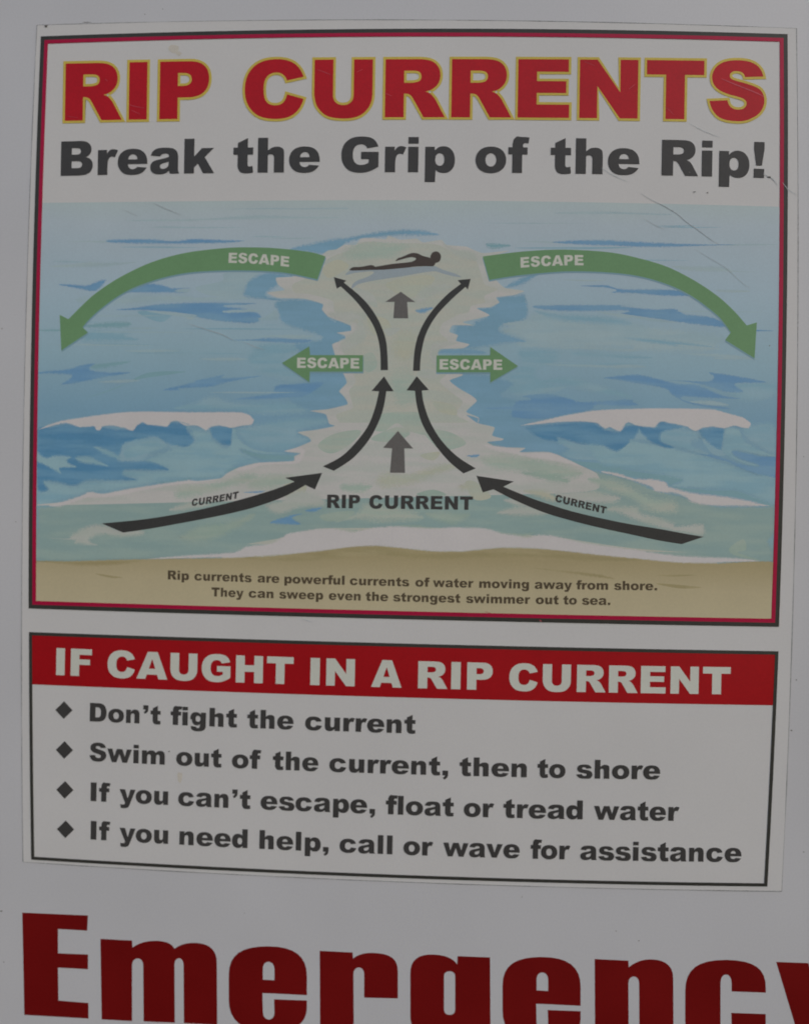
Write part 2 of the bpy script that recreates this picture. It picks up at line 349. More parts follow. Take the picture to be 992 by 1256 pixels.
def grow(shape, d):
    """contours pushed outward by d pixels (holes shrink)"""
    out = []
    for k, c in enumerate(shape):
        area = sum(c[i-1][0] * c[i][1] - c[i][0] * c[i-1][1] for i in range(len(c)))
        sgn = (1 if area > 0 else -1) * (1 if k == 0 else -1)
        cc = [p for i, p in enumerate(c) if math.dist(p, c[i-1]) > 0.05]
        n = len(cc); nc = []
        for i in range(n):
            p0, p1, p2 = cc[i-1], cc[i], cc[(i+1) % n]
            l1, l2 = math.dist(p0, p1), math.dist(p1, p2)
            n1 = ((p1[1]-p0[1])/l1, -(p1[0]-p0[0])/l1); n2 = ((p2[1]-p1[1])/l2, -(p2[0]-p1[0])/l2)
            bx, by = n1[0]+n2[0], n1[1]+n2[1]; L = math.hypot(bx, by) or 1e-6
            bx, by = bx/L, by/L
            m = min(1.7, 1 / max(0.3, bx*n1[0] + by*n1[1]))
            nc.append((p1[0] + sgn*d*m*bx, p1[1] + sgn*d*m*by))
        out.append(nc)
    return out

def tile(ox, oy, s):
    return lambda *p: [(ox + p[i] / s, oy + p[i+1] / s) for i in range(0, len(p), 2)]
T1, T2, T3, T4, T5 = (tile(x, 240, 4.96) for x in (40, 220, 390, 570, 760))
T6, T7, T8, T9, T10 = (tile(x, 380, 4.96) for x in (40, 220, 390, 570, 760))
T11, T12, T14, T15 = (tile(x, 500, 4.96) for x in (30, 220, 570, 760))
T13 = tile(390, 520, 4.96)
T16, T17, T18 = tile(30, 640, 3.307), tile(320, 640, 2.918), tile(640, 640, 2.918)
TA, TB = tile(0, 1080, 1.984), tile(492, 1080, 1.984)
SW = tile(420, 290, 5.835)

def thing(name, label, cat, loc):
    o = bpy.data.objects.new(name, None)
    scene.collection.objects.link(o)
    o.location = loc
    o.empty_display_size = 0.05
    o['label'] = label; o['category'] = cat
    return o

# ------------------------------------------------------------------ the white board
M_board = ink('white_board_paint', (149, 149, 150), rough=0.32, vary=0.05, scale=10, bump=0.03, spec=0.6)
M_board_red = ink('dark_red_vinyl', (86, 13, 17), rough=0.34, vary=0.16, scale=18)
BX0, BX1, BZ0, BZ1, BT = -0.42, 0.46, 1.02, 1.98, 0.012

def slab(name, corners, thick, front, mat, parent=None, bevel=0.0):
    """solid sheet: corner outline (x, z) counter-clockwise as seen, front face at y = front"""
    n = len(corners)
    v = [(x, front, z) for x, z in corners] + [(x, front + thick, z) for x, z in corners]
    f = [tuple(range(n)), tuple(reversed(range(n, 2 * n)))]
    f += [((i + 1) % n, i, i + n, (i + 1) % n + n) for i in range(n)]
    o = mesh_obj(name, v, f, mat, parent)
    if bevel:
        b = o.modifiers.new('bevel', 'BEVEL'); b.width = bevel; b.segments = 2; b.limit_method = 'ANGLE'
    return o

def rounded(x0, z0, x1, z1, r, n=8):
    pts = []
    for cx, cz, a0 in ((x1 - r, z0 + r, -90), (x1 - r, z1 - r, 0), (x0 + r, z1 - r, 90), (x0 + r, z0 + r, 180)):
        for k in range(n + 1):
            a = math.radians(a0 + 90 * k / n)
            pts.append((cx + r * math.cos(a), cz + r * math.sin(a)))
    return pts
board = slab('sign_board', rounded(BX0, BZ0, BX1, BZ1, 0.02), BT, 0.0, M_board, bevel=0.0015)
board['label'] = 'white painted sign board with big dark red Emergency lettering under the poster'
board['category'] = 'sign board'

def ab(t, d):
    """path string in zoom coordinates -> contours in photograph pixels"""
    cs, new, shapes = parse(d), True, []
    for c in cs:
        if c is None: new = True; continue
        q = [t(px, py)[0] for px, py in c]
        if new: shapes.append([q]); new = False
        else: shapes[-1].append(q)
    return shapes
def e_path(x, y):      # heavy condensed e, x = left, y = top
    p = lambda a, b: f"{x+a} {y+b}"
    return (f"M {p(0,120)} L {p(0,70)} C {p(0,20)} {p(30,0)} {p(95,0)} C {p(160,0)} {p(190,24)} {p(190,72)} L {p(190,119)} L {p(110,115)} "
            f"L {p(82,114)} L {p(83,160)} C {p(83,184)} {p(111,184)} {p(111,162)} L {p(110,129)} L {p(190,132)} L {p(190,150)} C {p(190,186)} {p(160,212)} {p(98,208)} "
            f"C {p(30,206)} {p(0,180)} {p(0,130)} Z M {p(83,81)} L {p(111,83)} L {p(111,56)} C {p(111,32)} {p(83,32)} {p(83,54)} Z ")
EMERG = []
EMERG += ab(TA, "M 55 78 L 215 85 L 213 122 L 142 118 L 142 177 L 215 180 L 215 216 L 142 212 L 143 292 L 216 298 L 216 336 L 60 327 Z")
EMERG += ab(TA, "M 245 142 L 322 146 L 323 163 C 340 150 365 145 388 147 C 408 149 420 155 425 166 C 440 154 462 150 482 152 C 512 155 528 170 528 200 L 529 351 L 448 347 L 447 205 C 447 184 425 184 425 205 L 426 346 L 350 343 L 349 206 C 349 184 322 184 322 206 L 322 342 L 248 338 Z")
EMERG += ab(TA, e_path(557, 160))
EMERG += ab(TA, "M 778 171 L 858 175 L 859 190 C 870 180 888 175 910 176 C 950 178 968 190 968 222 L 968 287 L 886 285 L 886 228 C 886 206 860 206 860 228 L 861 368 L 779 364 Z")
EMERG += ab(TB, "M 137 184 L 216 187 L 217 392 C 217 430 185 446 120 444 C 60 442 25 432 24 398 L 103 402 C 103 420 133 420 133 402 L 133 362 C 120 374 95 378 75 376 C 40 374 22 360 22 330 L 22 225 C 22 195 40 178 78 180 C 105 181 125 188 136 204 Z M 104 232 L 104 315 C 104 331 131 331 131 315 L 131 232 C 131 217 104 217 104 232 Z")
EMERG += ab(TB, e_path(246, 186))
EMERG += ab(TB, "M 470 191 L 552 195 L 553 211 C 568 198 590 190 612 192 C 645 194 661 210 661 238 L 662 408 L 579 404 L 578 250 C 578 228 552 228 552 250 L 553 403 L 471 399 Z")
EMERG += ab(TB, "M 690 270 C 690 215 720 193 790 193 C 860 194 887 215 886 262 L 886 273 L 803 270 L 803 250 C 803 222 776 222 776 248 L 776 350 C 776 378 803 378 803 352 L 802 322 L 886 325 L 886 345 C 886 392 855 414 790 412 C 720 410 690 390 690 340 Z")
EMERG += ab(TB, "M 911 198 L 990 201 L 1016 330 L 1040 204 L 1118 208 L 1068 430 C 1060 470 1030 482 985 480 L 930 476 L 930 430 C 960 434 978 430 976 414 Z")
flat('lettering', EMERG, 3, M_board_red, board, 'dark red condensed letters of the word Emergency')

# ------------------------------------------------------------------ poster sheet
POST_Z = EYE - 0.26
def P(o, parent): return o
ox, oz = on_board(496, 560)
poster = thing('warning_poster', 'white rip current warning poster with sea picture, stuck on the white board', 'poster', (0, 0, 0))
M_paper = ink('white_vinyl_sheet', (155, 154, 152), rough=0.36, vary=0.035, scale=22, bump=0.02)
M_black = ink('black_print', (47, 47, 44), vary=0.18, scale=120)
M_text = ink('charcoal_print', (53, 52, 51), vary=0.12, scale=140)
M_red = ink('red_print', (124, 14, 27), vary=0.10, scale=60)
M_title = ink('title_red_print', (136, 17, 29), vary=0.12, scale=50)
M_magenta = ink('crimson_print', (128, 18, 48), vary=0.12, scale=80)
M_yellow = ink('yellow_print', (152, 136, 62), vary=0.10, scale=80)

def edge(a, b, n=24):
    return [(a[0] + (b[0]-a[0]) * i / n, a[1] + (b[1]-a[1]) * i / n) for i in range(n)]
def bowed(X0, Z0, X1, Z1):
    c = [(X0, Z1), (X1, Z1), (X1, Z0), (X0, Z0)]
    return [sheet_px(*p) for i in range(4) for p in edge(c[i], c[(i+1) % 4])]
def inset(r, d):
    d /= FPX; return (r[0] + d, r[1] + d, r[2] - d, r[3] - d)
R1 = (-0.4379, -0.1360, 0.3317, 0.4640)
R2 = (-0.4375, -0.4052, 0.3322, -0.1608)
# the trimmed sheet, a hair out of square with its print
def plane_from_px(px, py):
    x, y = (px - PW/2) / FPX, -(py - PH/2) / FPX
    s = 1 + K1 * (x*x + y*y)
    d = RC @ Vector((x*s, y*s, -1.0))
    return (d.x / -d.z, d.y / -d.z)
cs = [plane_from_px(*p) for p in ((46, 31), (976, 35), (958, 1093), (29, 1057))]
sheet_out = [sheet_px(*p) for i in range(4) for p in edge(cs[i], cs[(i+1) % 4])]
cc = [on_board(*p) for p in sheet_out]
slab('sheet', list(reversed(cc)), 0.00022, -0.00025, M_paper, poster, bevel=0.00006)
M_edge = ink('dirty_edge_shade', (112, 112, 112), vary=0.5, scale=160)  # grey that paints in the shading along the sheet's edge, patchy like dirt
M_edge_pale = ink('pale_trim', (163, 162, 150), vary=0.1, scale=60)
rimpx = sheet_out
def ribbon(pts, w):
    L, Rr = [], []
    for i, p in enumerate(pts):
        a, b = pts[max(0, i-1)], pts[min(len(pts)-1, i+1)]
        l = math.dist(a, b) or 1
        nx, ny = -(b[1]-a[1])/l, (b[0]-a[0])/l
        ww = w(i / (len(pts)-1)) if callable(w) else w
        L.append((p[0] + nx*ww/2, p[1] + ny*ww/2)); Rr.append((p[0] - nx*ww/2, p[1] - ny*ww/2))
    return [L + Rr[::-1]]
rw = random.Random(3)
def grime(n):  # uneven width for the painted edge shading, broken up like dirt
    ks = [rw.uniform(0.25, 1.3) for _ in range(40)]
    return lambda t: ks[int(t * 39)] * n
M_line = M_edge
closed = rimpx + [rimpx[0]]
flat('sheet_edge', [ribbon(closed[0:25], grime(0.9)), ribbon(closed[24:49], grime(1.0)), ribbon(closed[48:73], grime(0.8)), ribbon(closed[72:97], grime(0.8))], 8, M_line, poster)

# frames
LAY = 8
pf = flat('picture_frame', [[bowed(*R1), bowed(*inset(R1, 5.0))]], 40, M_black, poster, 'black outer border of the picture')
flat('frame_line', [[bowed(*inset(R1, 5.0)), bowed(*inset(R1, 9.9))]], 40, M_magenta, pf, 'crimson inner border line')

# ------------------------------------------------------------------ sea picture
def zof(y): return on_board(496, y)[1]
M_sea = ink('printed_sea', None, vary=0.05, scale=30, z_lo=zof(690), z_hi=zof(245), stops=[
    (0.0, (114, 135, 134)), (0.15, (108, 136, 146)), (0.40, (101, 131, 147)), (0.58, (118, 142, 151)), (0.76, (130, 147, 155)), (0.93, (138, 149, 154)), (1.0, (139, 150, 149))])
M_blue = ink('printed_streak_blue', (87, 121, 148), vary=0.05, rgb2=(98, 129, 149), soft=True)
M_blue2 = ink('printed_channel_blue', (98, 129, 145), vary=0.05, rgb2=(102, 133, 150), soft=True)
M_deep = ink('printed_deep_blue', (72, 112, 139), vary=0.06, rgb2=(88, 124, 145), soft=True)
M_mid = ink('printed_mid_blue', (107, 137, 148), vary=0.05, rgb2=(116, 141, 150), soft=True)
M_pale = ink('printed_pale_blue', (128, 146, 150), vary=0.05, rgb2=(122, 143, 149), soft=True)
M_pale2 = ink('printed_spray_blue', (118, 144, 150), vary=0.05, rgb2=(108, 138, 148), soft=True)
M_teal = ink('printed_teal', (104, 134, 140), vary=0.05, soft=True)
M_faint = ink('printed_faint_streak', (126, 143, 147), vary=0.05, rgb2=(132, 147, 149), soft=True)
M_foam = ink('printed_foam', (153, 152, 148), vary=0.05, rgb2=(146, 149, 143), soft=True)
M_foam2 = ink('printed_thin_foam', (145, 148, 142), vary=0.05, rgb2=(140, 146, 138), soft=True)
M_crest = ink('printed_crest_white', (159, 156, 154), vary=0.04, soft=True)
M_rip = ink('printed_rip_water', (142, 147, 138), vary=0.06, scale=25, rgb2=(147, 148, 138), soft=True)
M_beige = ink('printed_stirred_sand', (146, 147, 132), vary=0.05, rgb2=(142, 147, 135), soft=True)
M_pgreen = ink('printed_pale_green', (132, 145, 135), vary=0.05, rgb2=(141, 147, 137), soft=True)
M_green_w = ink('printed_green_water', (122, 139, 129), vary=0.05, rgb2=(132, 144, 134), soft=True)
M_sand = ink('printed_sand', None, vary=0.05, scale=40, z_lo=zof(760), z_hi=zof(685), stops=[(0.0, (149, 141, 116)), (0.6, (145, 136, 110)), (1.0, (134, 124, 95))], soft=True)
M_sand2 = ink('printed_wet_sand', (127, 118, 88), vary=0.06, rgb2=(136, 127, 98), soft=True)

X0, Z0, X1, Z1 = inset(R1, 8)
top_px = [(50, 249), (300, 246.5), (500, 245.8), (700, 248), (850, 251), (962, 254)]
low = bowed(X0, Z0, X1, Z1)
right_side = [p for p in low[24:48] if p[1] > 262]
left_side = [p for p in low[72:96] if p[1] > 262]
sea_out = spline(top_px) + right_side + low[48:72] + left_side
picture = flat('sea_picture', [[sea_out]], 10, M_sea, poster, 'printed picture of a rip current running out from a beach')

def cross_dist(p, d, c, skip):
    """distance from p along d to the contour c"""
    best, n = 1e9, len(c)
    for j in range(n):
        if j == skip or (j + 1) % n == skip: continue
        a, b = c[j], c[(j + 1) % n]
        ex, ey = b[0] - a[0], b[1] - a[1]
        den = d[0] * ey - d[1] * ex
        if abs(den) < 1e-9: continue
        t = ((a[0] - p[0]) * ey - (a[1] - p[1]) * ex) / den
        u = ((a[0] - p[0]) * d[1] - (a[1] - p[1]) * d[0]) / den
        if t > 1e-4 and 0 <= u <= 1: best = min(best, t)
    return best

def soft_flat(name, contour, layer, mat, parent, label, f):
    """one brushed patch whose colour thins out over about f pixels at its edge"""
    c = [p for i, p in enumerate(contour) if math.dist(p, contour[i - 1]) > 0.25]
    n = len(c)
    area = 0.5 * sum(c[i-1][0] * c[i][1] - c[i][0] * c[i-1][1] for i in range(n))
    sg = 1 if area > 0 else -1
    nor, off = [], []
    for i in range(n):
        a, b = c[i - 1], c[(i + 1) % n]
        l = math.dist(a, b) or 1
        d = (-sg * (b[1] - a[1]) / l, sg * (b[0] - a[0]) / l)
        nor.append(d); off.append(min(f, 0.40 * cross_dist(c[i], d, c, i)))
    for _ in range(3):
        off = [min(off[i], (off[i-1] + off[i] + off[(i+1) % n]) / 3 + 0.05) for i in range(n)]
    inner = [(c[i][0] + nor[i][0] * off[i], c[i][1] + nor[i][1] * off[i]) for i in range(n)]
    outer = [(c[i][0] - nor[i][0] * off[i] * 0.35, c[i][1] - nor[i][1] * off[i] * 0.35) for i in range(n)]
    tri = tessellate_polygon([[Vector((x, y, 0)) for x, y in inner]])
    ia = 0.5 * sum(inner[i-1][0] * inner[i][1] - inner[i][0] * inner[i-1][1] for i in range(n))
    ta = sum(abs((inner[q][0]-inner[p][0]) * (inner[r][1]-inner[p][1]) - (inner[r][0]-inner[p][0]) * (inner[q][1]-inner[p][1])) / 2 for p, q, r in tri)
    if abs(ta - abs(ia)) > 0.03 * abs(ia) + 1: return None
    y = -(SHEET_FRONT + layer * STEP)
    rk = random.Random(n)
    V = [(on_board(*p)[0], y - (STEP * 0.5 * rk.random() if k >= n else STEP * 0.05 * rk.random()), on_board(*p)[1]) for k, p in enumerate(inner + outer)]
    F = []
    for t in list(tri) + [q for i in range(n) for q in ((i, (i+1) % n, n + (i+1) % n), (i, n + (i+1) % n, n + i))]:
        a, b, d = (V[k] for k in t)
        cr = (b[0]-a[0]) * (d[2]-a[2]) - (b[2]-a[2]) * (d[0]-a[0])
        if abs(cr) < 1e-14: continue
        F.append(tuple(t) if cr > 0 else (t[0], t[2], t[1]))
    o = mesh_obj(name, V, F, mat, parent)
    at = o.data.attributes.new('fade', 'FLOAT', 'POINT')
    at.data.foreach_set('value', [1.0] * n + [0.0] * n)
    if label: o['label'] = label
    return o

SOFT = {}
def art(name, mat, layer, polys, n=5, tension=0.5, label=None, f=2.0):
    for i, p in enumerate(polys):             # every painted patch is a piece of its own
        c, ly = smooth(p, n, tension), layer + 0.4 * i / len(polys)
        if soft_flat(name, c, ly, mat, picture, label, f) is None:
            o = flat(name, [[c]], ly, mat, picture, label)
            at = o.data.attributes.new('fade', 'FLOAT', 'POINT')
            at.data.foreach_set('value', [1.0] * len(o.data.vertices))

def lettering(name, words, base, cap, layer, mat, parent, label, lean=0.018):
    out = []
    for w in words:                           # every word is a piece of its own
        out.append(flat(name, set_line((w,), base, cap, lean), layer, mat, parent, label + ' ' + w[0]))
    return out

# far streaks and patches
art('water_streak', M_faint, 11, [
    T1(100,432,280,410,340,402,520,406,650,404,430,436,250,438),
    T1(560,155,700,146,992,142) + T2(280,132,420,118,700,126,960,132,900,140,600,143,100,152) + T1(992,157,700,157),
    T2(280,82,600,74,700,78,992,72,992,84,600,84),
    T4(540,105,760,96,992,101) + T5(300,112,260,120,0,114) + T4(650,114),
    T4(100,168,400,165,740,168,400,173),
    T2(560,260,850,256,700,264),
    T5(310,428,500,430,620,432,700,456,830,465,640,464,420,460),
    T5(590,572,770,576,770,588,620,590),
    T4(310,278,560,280,560,290),
    T5(640,296,850,294,960,298,850,303,640,305),
    T4(590,512,860,515,740,522),
    T1(210,279,450,275,460,288,300,282),
    T7(0,0,60,-10,140,30,60,60),
], label='faint grey blue streaks', f=2.5)
art('water_streak', M_pale, 11.5, [
    T9(225,130,390,30,480,10,700,40,720,60,992,62) + T10(200,100,560,140,640,180,500,260,100,250) + T9(992,232,400,236,300,178,370,186),
    T1(280,620,480,600,700,600,960,610) + T2(120,620,380,610,400,635,100,640) + T1(760,650,500,670,300,660),
    T2(280,470,480,462,440,520,400,560,380,610,200,610,100,560,260,520),
    T10(360,265,600,268,800,290,600,290),
], label='pale water', f=6)
art('water_streak', M_mid, 12, [
    T1(640,705,880,715) + T2(0,738,150,758,400,778,600,790) + T7(560,90,400,100,200,60,0,20) + T1(780,770),
    T6(300,190,350,120,600,142,560,155,655,182,500,195),
    T6(860,600,992,560) + T7(200,520,340,560,560,560,860,560,900,610,700,640,460,640,380,618,120,616) ,
    T7(440,240,560,200,760,215,640,300,700,360,860,400,700,440,480,380,420,320),
    T9(330,240,560,250,560,320,430,380,500,440,620,470,470,520,300,520,220,440,330,340),
    T9(450,440,620,404,760,434,992,512,992,536,800,510,600,462),
    T9(640,262,820,256,992,270) + T10(200,292,60,300) + T9(860,290,720,284),
    T10(20,170,200,176,420,200,560,226,380,226,160,200),
    T10(620,470,760,440,930,450,940,520,800,560,700,540),
    T4(420,700,560,720,820,730,992,760,992,790,760,780,560,760),
    T15(730,130,790,100,940,100,945,290,830,240,760,190),
    T14(560,205,570,185,700,225,830,232,992,250) + T15(0,240,160,280,80,330,0,330) + T14(800,320,620,300),
    T12(340,125,460,100,700,60,880,60,900,100,720,150,790,185,780,205,640,262,520,262,430,236,370,185),
], label='mid blue water', f=5)
art('water_streak', M_teal, 12.6, [
    T6(380,330,600,312,500,345,370,364),
    T6(320,540,520,475,700,385,930,376,850,392,640,425,480,485),
    T6(45,122,160,118,160,132,45,130),
    T6(340,90,500,70,600,80,560,110,340,110),
    T12(380,255,470,270,640,285,700,290,690,320,540,325,450,305,400,285),
    T11(800,455,900,440,992,432,992,442,850,462),
    T14(620,320,720,330,900,345,992,365) + T15(0,370,130,395,300,415,380,440,330,460,320,480,560,505,700,505,800,540,940,590,900,600,760,555,520,520,380,505,300,470,270,445,60,420) + T14(850,385,780,375,700,350),
    T11(85,598,140,598,200,605,85,610),
    T12(0,436,240,430,280,400,355,365,300,362,240,390,100,410),
    T4(130,290,260,296,270,310,160,325),
], label='teal water', f=3)
art('water_streak', M_blue2, 13, [
    T2(400,560,430,510,520,466,620,470,700,500,610,545,540,590,540,612,650,640,410,620),
    T2(590,640,760,628,890,650,900,720,960,765) + T8(80,40,230,90,230,130,150,150,180,170,110,220,130,330,190,400,200,450,150,495,190,535,200,580,0,620) + T7(790,620,680,560,640,470,780,440,660,340,720,260,700,205,870,170,640,90,600,20),
    T2(670,325,820,285,940,262,1000,262,1000,330,880,360,760,345),
    T4(60,695,180,665,200,620,330,600,370,615,385,720,340,770,260,794) + T9(240,90,220,130,370,190,300,200,100,230,-40,240,-60,100,50,90,60,70,130,35),
    T4(240,560,360,490,470,462,420,500,330,550),
    T8(720,245,900,235,1000,250,1000,270,730,270),
    T9(-120,420,-20,390,150,400,300,450,220,520,340,560,300,640,420,700,560,780,640,800) + T14(560,200,640,250,560,290,480,275,330,275,120,250,100,180,140,120,60,90,-20,50,-40,0),
    T3(0,290,120,268,200,250,400,215,560,205,660,215,740,240,600,245,440,250,220,275,120,325,0,345),
], label='blue water along the rip channel', f=3.5)
art('water_streak', M_blue, 13.6, [
    T1(460,285,480,268,700,263,860,275,960,262) + T2(100,262,300,270,400,275,300,288,150,292) + T1(860,294,600,292),
    T1(160,542,240,540,330,545,400,520,450,515,390,580,300,570),
    T1(560,585,700,535,800,545,850,562,960,562,880,575,940,592,800,592,650,592),
    T1(510,695,640,680,760,660,992,650) + T2(300,650,470,655,390,665,270,672,420,690,500,735,460,775,300,770,150,750,0,725) + T1(880,715,700,700),
    T4(530,285,660,272,860,270) + T5(0,275,200,285,500,296,700,298,500,306,200,315,0,308) + T4(700,300),
    T4(700,550,860,545) + T5(0,568,200,568,350,575,430,610,250,610,120,598,0,592) + T4(890,590,920,575,850,560),
    T4(410,672,560,665,992,665) + T5(0,670,200,690,330,688,400,720,560,740,660,800,500,790,350,770,160,745,0,722) + T4(992,700,700,705,480,695),
    T6(40,378,220,360,280,340,380,325,350,360,430,378,600,382,450,410,300,440,180,455,240,410,220,395,100,388,40,392),
    T6(795,488,900,460,992,435) + T7(100,430,270,395,270,415,500,402,300,440,190,470,0,480) + T6(900,490),
    T7(340,545,450,525,560,510,590,460,700,450,880,440,780,520,680,535,500,545),
    T7(300,185,430,180,560,170,800,182,760,205,600,200,450,190),
    T9(350,525,500,510,640,540,720,560,992,545) + T10(80,560,110,580,0,590) + T9(800,580,760,610,600,640,480,665,330,660,280,640,310,560,400,545),
    T9(840,415,992,395) + T10(150,400,350,450,470,455,620,520,730,540,560,538,380,530,420,560,640,592,640,605,450,580,330,530,270,480,100,450,0,430),
    T10(300,428,520,435,570,410,540,380,660,395,890,440,700,450,750,500,640,500,540,470,420,440),
    T9(130,595,280,590,300,604,160,606),
    T10(830,122,935,128,830,132),
    T12(550,700,650,660,750,645,690,670,740,710,640,710),
    T15(480,285,560,285,700,330,800,355,840,350,720,310,680,275,700,262,860,295,945,298,943,430,800,395,690,355,650,330),
], label='strong blue streaks', f=1.8)
art('water_streak', M_pale, 14.2, [
    T7(430,165,680,150,820,160,700,178,560,164),
    T2(270,700,420,690,500,705,300,715),
    T1(700,704,820,706,992,725) + T2(100,738,140,744,0,735) ,
    T5(0,720,240,752,350,775,150,760),
    T9(560,232,760,222,992,236) + T10(120,250,0,256) + T9(760,244),
    T9(480,330,640,322,860,338,992,330) + T10(160,348,0,356) + T9(800,352,600,345),
    T10(560,296,700,284,860,300,700,306),
    T10(330,210,520,224,620,240,480,240),
    T9(230,90,300,70,380,72,320,100),
    T10(420,560,560,552,660,580,560,584),
    T6(400,440,560,424,660,430,540,446),
    T6(560,250,760,240,900,250,740,262),
    T7(120,300,300,290,420,300,280,312),
    T4(800,705,992,730) + T5(60,745,0,742),
    T7(480,50,520,40,590,0,600,60,500,66),
    T10(0,22,120,40,300,72,200,70,0,32),
    T1(870,574,960,566,945,592,880,588),
], label='pale flecks in the blue streaks')

# thin brush lines of the far water
rb = random.Random(11)
lines_pale, lines_dark = [], []
for k in range(22):
    x0 = rb.choice((rb.uniform(60, 330), rb.uniform(620, 860))); L = rb.uniform(40, 150); y0 = rb.uniform(256, 330) if k < 10 else rb.uniform(380, 490)
    x1 = min(x0 + L, 940 if x0 > 500 else 400)
    w = rb.uniform(0.7, 1.6)
    (lines_pale if k % 2 else lines_dark).append([(x0, y0), (x0 + 0.4 * (x1 - x0), y0 - w), (x1, y0 + rb.uniform(-1, 1)), (x0 + 0.55 * (x1 - x0), y0 + w)])
art('water_streak', M_pale, 14.3, lines_pale, label='fine pale brush lines', f=1)
art('water_streak', M_mid, 14.4, lines_dark, label='fine blue brush lines', f=1)

# breaking waves
art('wave', M_pale2, 14.6, [
    T11(70,490,150,500,120,450,290,475,340,468,390,447,480,448,690,440,610,410,612,385,880,380,740,325,860,260,992,235) + T12(100,230,300,260,400,300,490,332,360,350,300,385,240,428,0,440) + T11(800,460,560,505,400,512,330,540,180,575,80,600),
    T15(-200,200,0,200,190,210,330,240,470,280,650,335,800,400,943,430,943,590,800,540,700,505,560,500,320,480,380,440,200,405,0,370,-120,350),
    T12(-60,120,60,160,190,130,210,190,240,215,300,235,320,130,345,128,370,190,430,240,520,265,640,274,600,284,480,276,390,255,375,262,440,300,490,330,380,305,100,300,-60,260),
], label='pale wave faces', f=4)
art('wave', M_mid, 15, [
    T11(85,140,250,105,430,112,600,135,720,100,860,112,992,120) + T12(0,95,100,115,190,135,160,200,60,240,0,235) + T11(860,262,740,325,860,380,620,380,560,420,300,440,85,400),
    T14(850,135,930,145,992,110) + T15(50,100,240,95,400,120,480,140,500,190,440,220,540,285,400,270,260,240,100,215,-60,215,-140,190),
    T15(500,190,620,240,640,290,560,280),
], label='mid blue wave faces', f=6)
art('wave', M_deep, 15.4, [
    T11(82,140,160,115,250,102,430,110,600,132,720,92,860,110,900,85,960,105,992,150,992,235,880,225,800,180,700,195,610,220,590,270,580,320,760,325,880,380,620,380,610,412,680,440,470,443,380,445,330,470,290,475,190,452,120,448,150,500,80,495),
    T12(188,122,260,110,328,122,322,220,290,232,240,212,202,178),
    T12(0,90,40,105,60,150,100,200,50,240,0,235,-40,200,-60,120),
    T14(365,119,560,98,740,82,800,98,850,132,930,145,992,108,1060,108,1050,160,1000,220,920,270,830,232,700,222,570,184,560,206,460,190),
    T15(100,108,215,120,240,82,300,98,380,118,260,150,246,200,330,242,270,246,190,212,140,170),
    T15(478,138,570,118,632,132,622,240,610,262,560,235,510,190),
], tension=0.35, label='deep blue hollows under the crests', f=2.6)
art('wave', M_pale2, 15.8, [
    T11(76,262,130,300,200,288,290,300,266,318,275,336,322,362,222,370,230,404,180,380,130,352,76,325),
    T11(310,302,390,292,450,318,516,358,420,346,340,332),
    T11(610,260,700,215,790,200,860,235,780,268,690,300,620,310),
    T12(80,140,160,150,190,200,150,235,70,250,100,200),
    T14(940,270,992,220) + T15(60,190,150,225,60,250,0,300),
    T11(420,236,500,250,590,300,560,312,480,280),
    T15(640,125,722,130,752,190,822,240,942,290,942,298,850,292,710,260,680,272,722,312,840,350,760,345,640,290,620,260),
    T12(335,130,372,190,430,240,520,265,640,275,560,285,480,276,392,256,372,262,440,300,492,330,380,300,318,262,322,130),
], label='spray on the wave faces', f=2.5)
art('wave_crest', M_crest, 16.2, [
    T6(40,730,110,695,200,670,440,635,560,622,700,618,992,622) + T7(200,621,370,622,425,638,455,670,440,700,390,705,320,720,280,712,240,705,190,715,165,735,130,715,100,705,40,705,0,682) + T6(960,700,880,678,842,685,820,712,760,705,700,700,670,685,640,705,615,735,590,733,560,720,480,705,430,710,415,733,390,733,375,710,290,715,230,695,190,690,130,705),
    T9(340,705,480,670,620,640,760,615,880,605,992,602) + T10(200,598,400,600,560,605,680,635,750,655,795,690,782,720,740,718,690,705,640,722,560,712,500,720,460,740,430,728,400,710,300,690,260,680,232,690,205,716,100,705,50,685,10,720) + T9(975,700,945,740,920,735,880,715,850,725,800,690,700,680,560,685),
], n=5, tension=0.3, label='white crests of the two breaking waves', f=1.0)

# foam, rip water
foam_edge = (T11(150,595,230,575,330,545,400,515,480,525,560,510,700,485,992,445) + T12(100,447,250,430,290,400,360,365,480,335,690,325,700,295,735,278,640,266,720,240,800,205,785,180,720,150,830,135,945,112,912,98,890,40,795,20)
    + T8(60,605,180,575,160,530,130,495,175,445,160,400,120,340,100,260,88,210,165,178,160,155,115,140,200,128,195,95,120,65,60,40,25,0) + T2(868,690,872,660,760,628,600,622,535,590,640,575,600,540,590,500,700,492,760,440)
    + T3(0,380,60,335,110,328,160,300,230,300,260,262,330,258,410,266,430,245,500,268,600,262,640,285,750,270,780,300,900,310) + T4(30,320,110,350,270,335,170,370,200,440,180,500,240,560,360,580,300,605,190,620,210,650,150,680,70,685,150,730)
    + T8(880,75,945,95,820,95,800,135,850,155,840,190,920,210,880,235,740,240,730,270,760,330,880,395,800,430,860,480,930,520,965,555,900,620,975,655,970,690)
    + T14(10,45,80,65,80,95,180,120,165,170,235,190,220,200,135,210,200,240,365,245,335,270,500,270,570,290,720,360,800,400) + T14(820,470) + T14(600,520))
shore = T16(50,160,200,158,400,152,520,150,800,146,992,138) + T17(200,105,330,88,420,85,520,95,620,105,720,105,860,92,992,95) + T18(160,105,300,120,450,135,560,145,700,148)
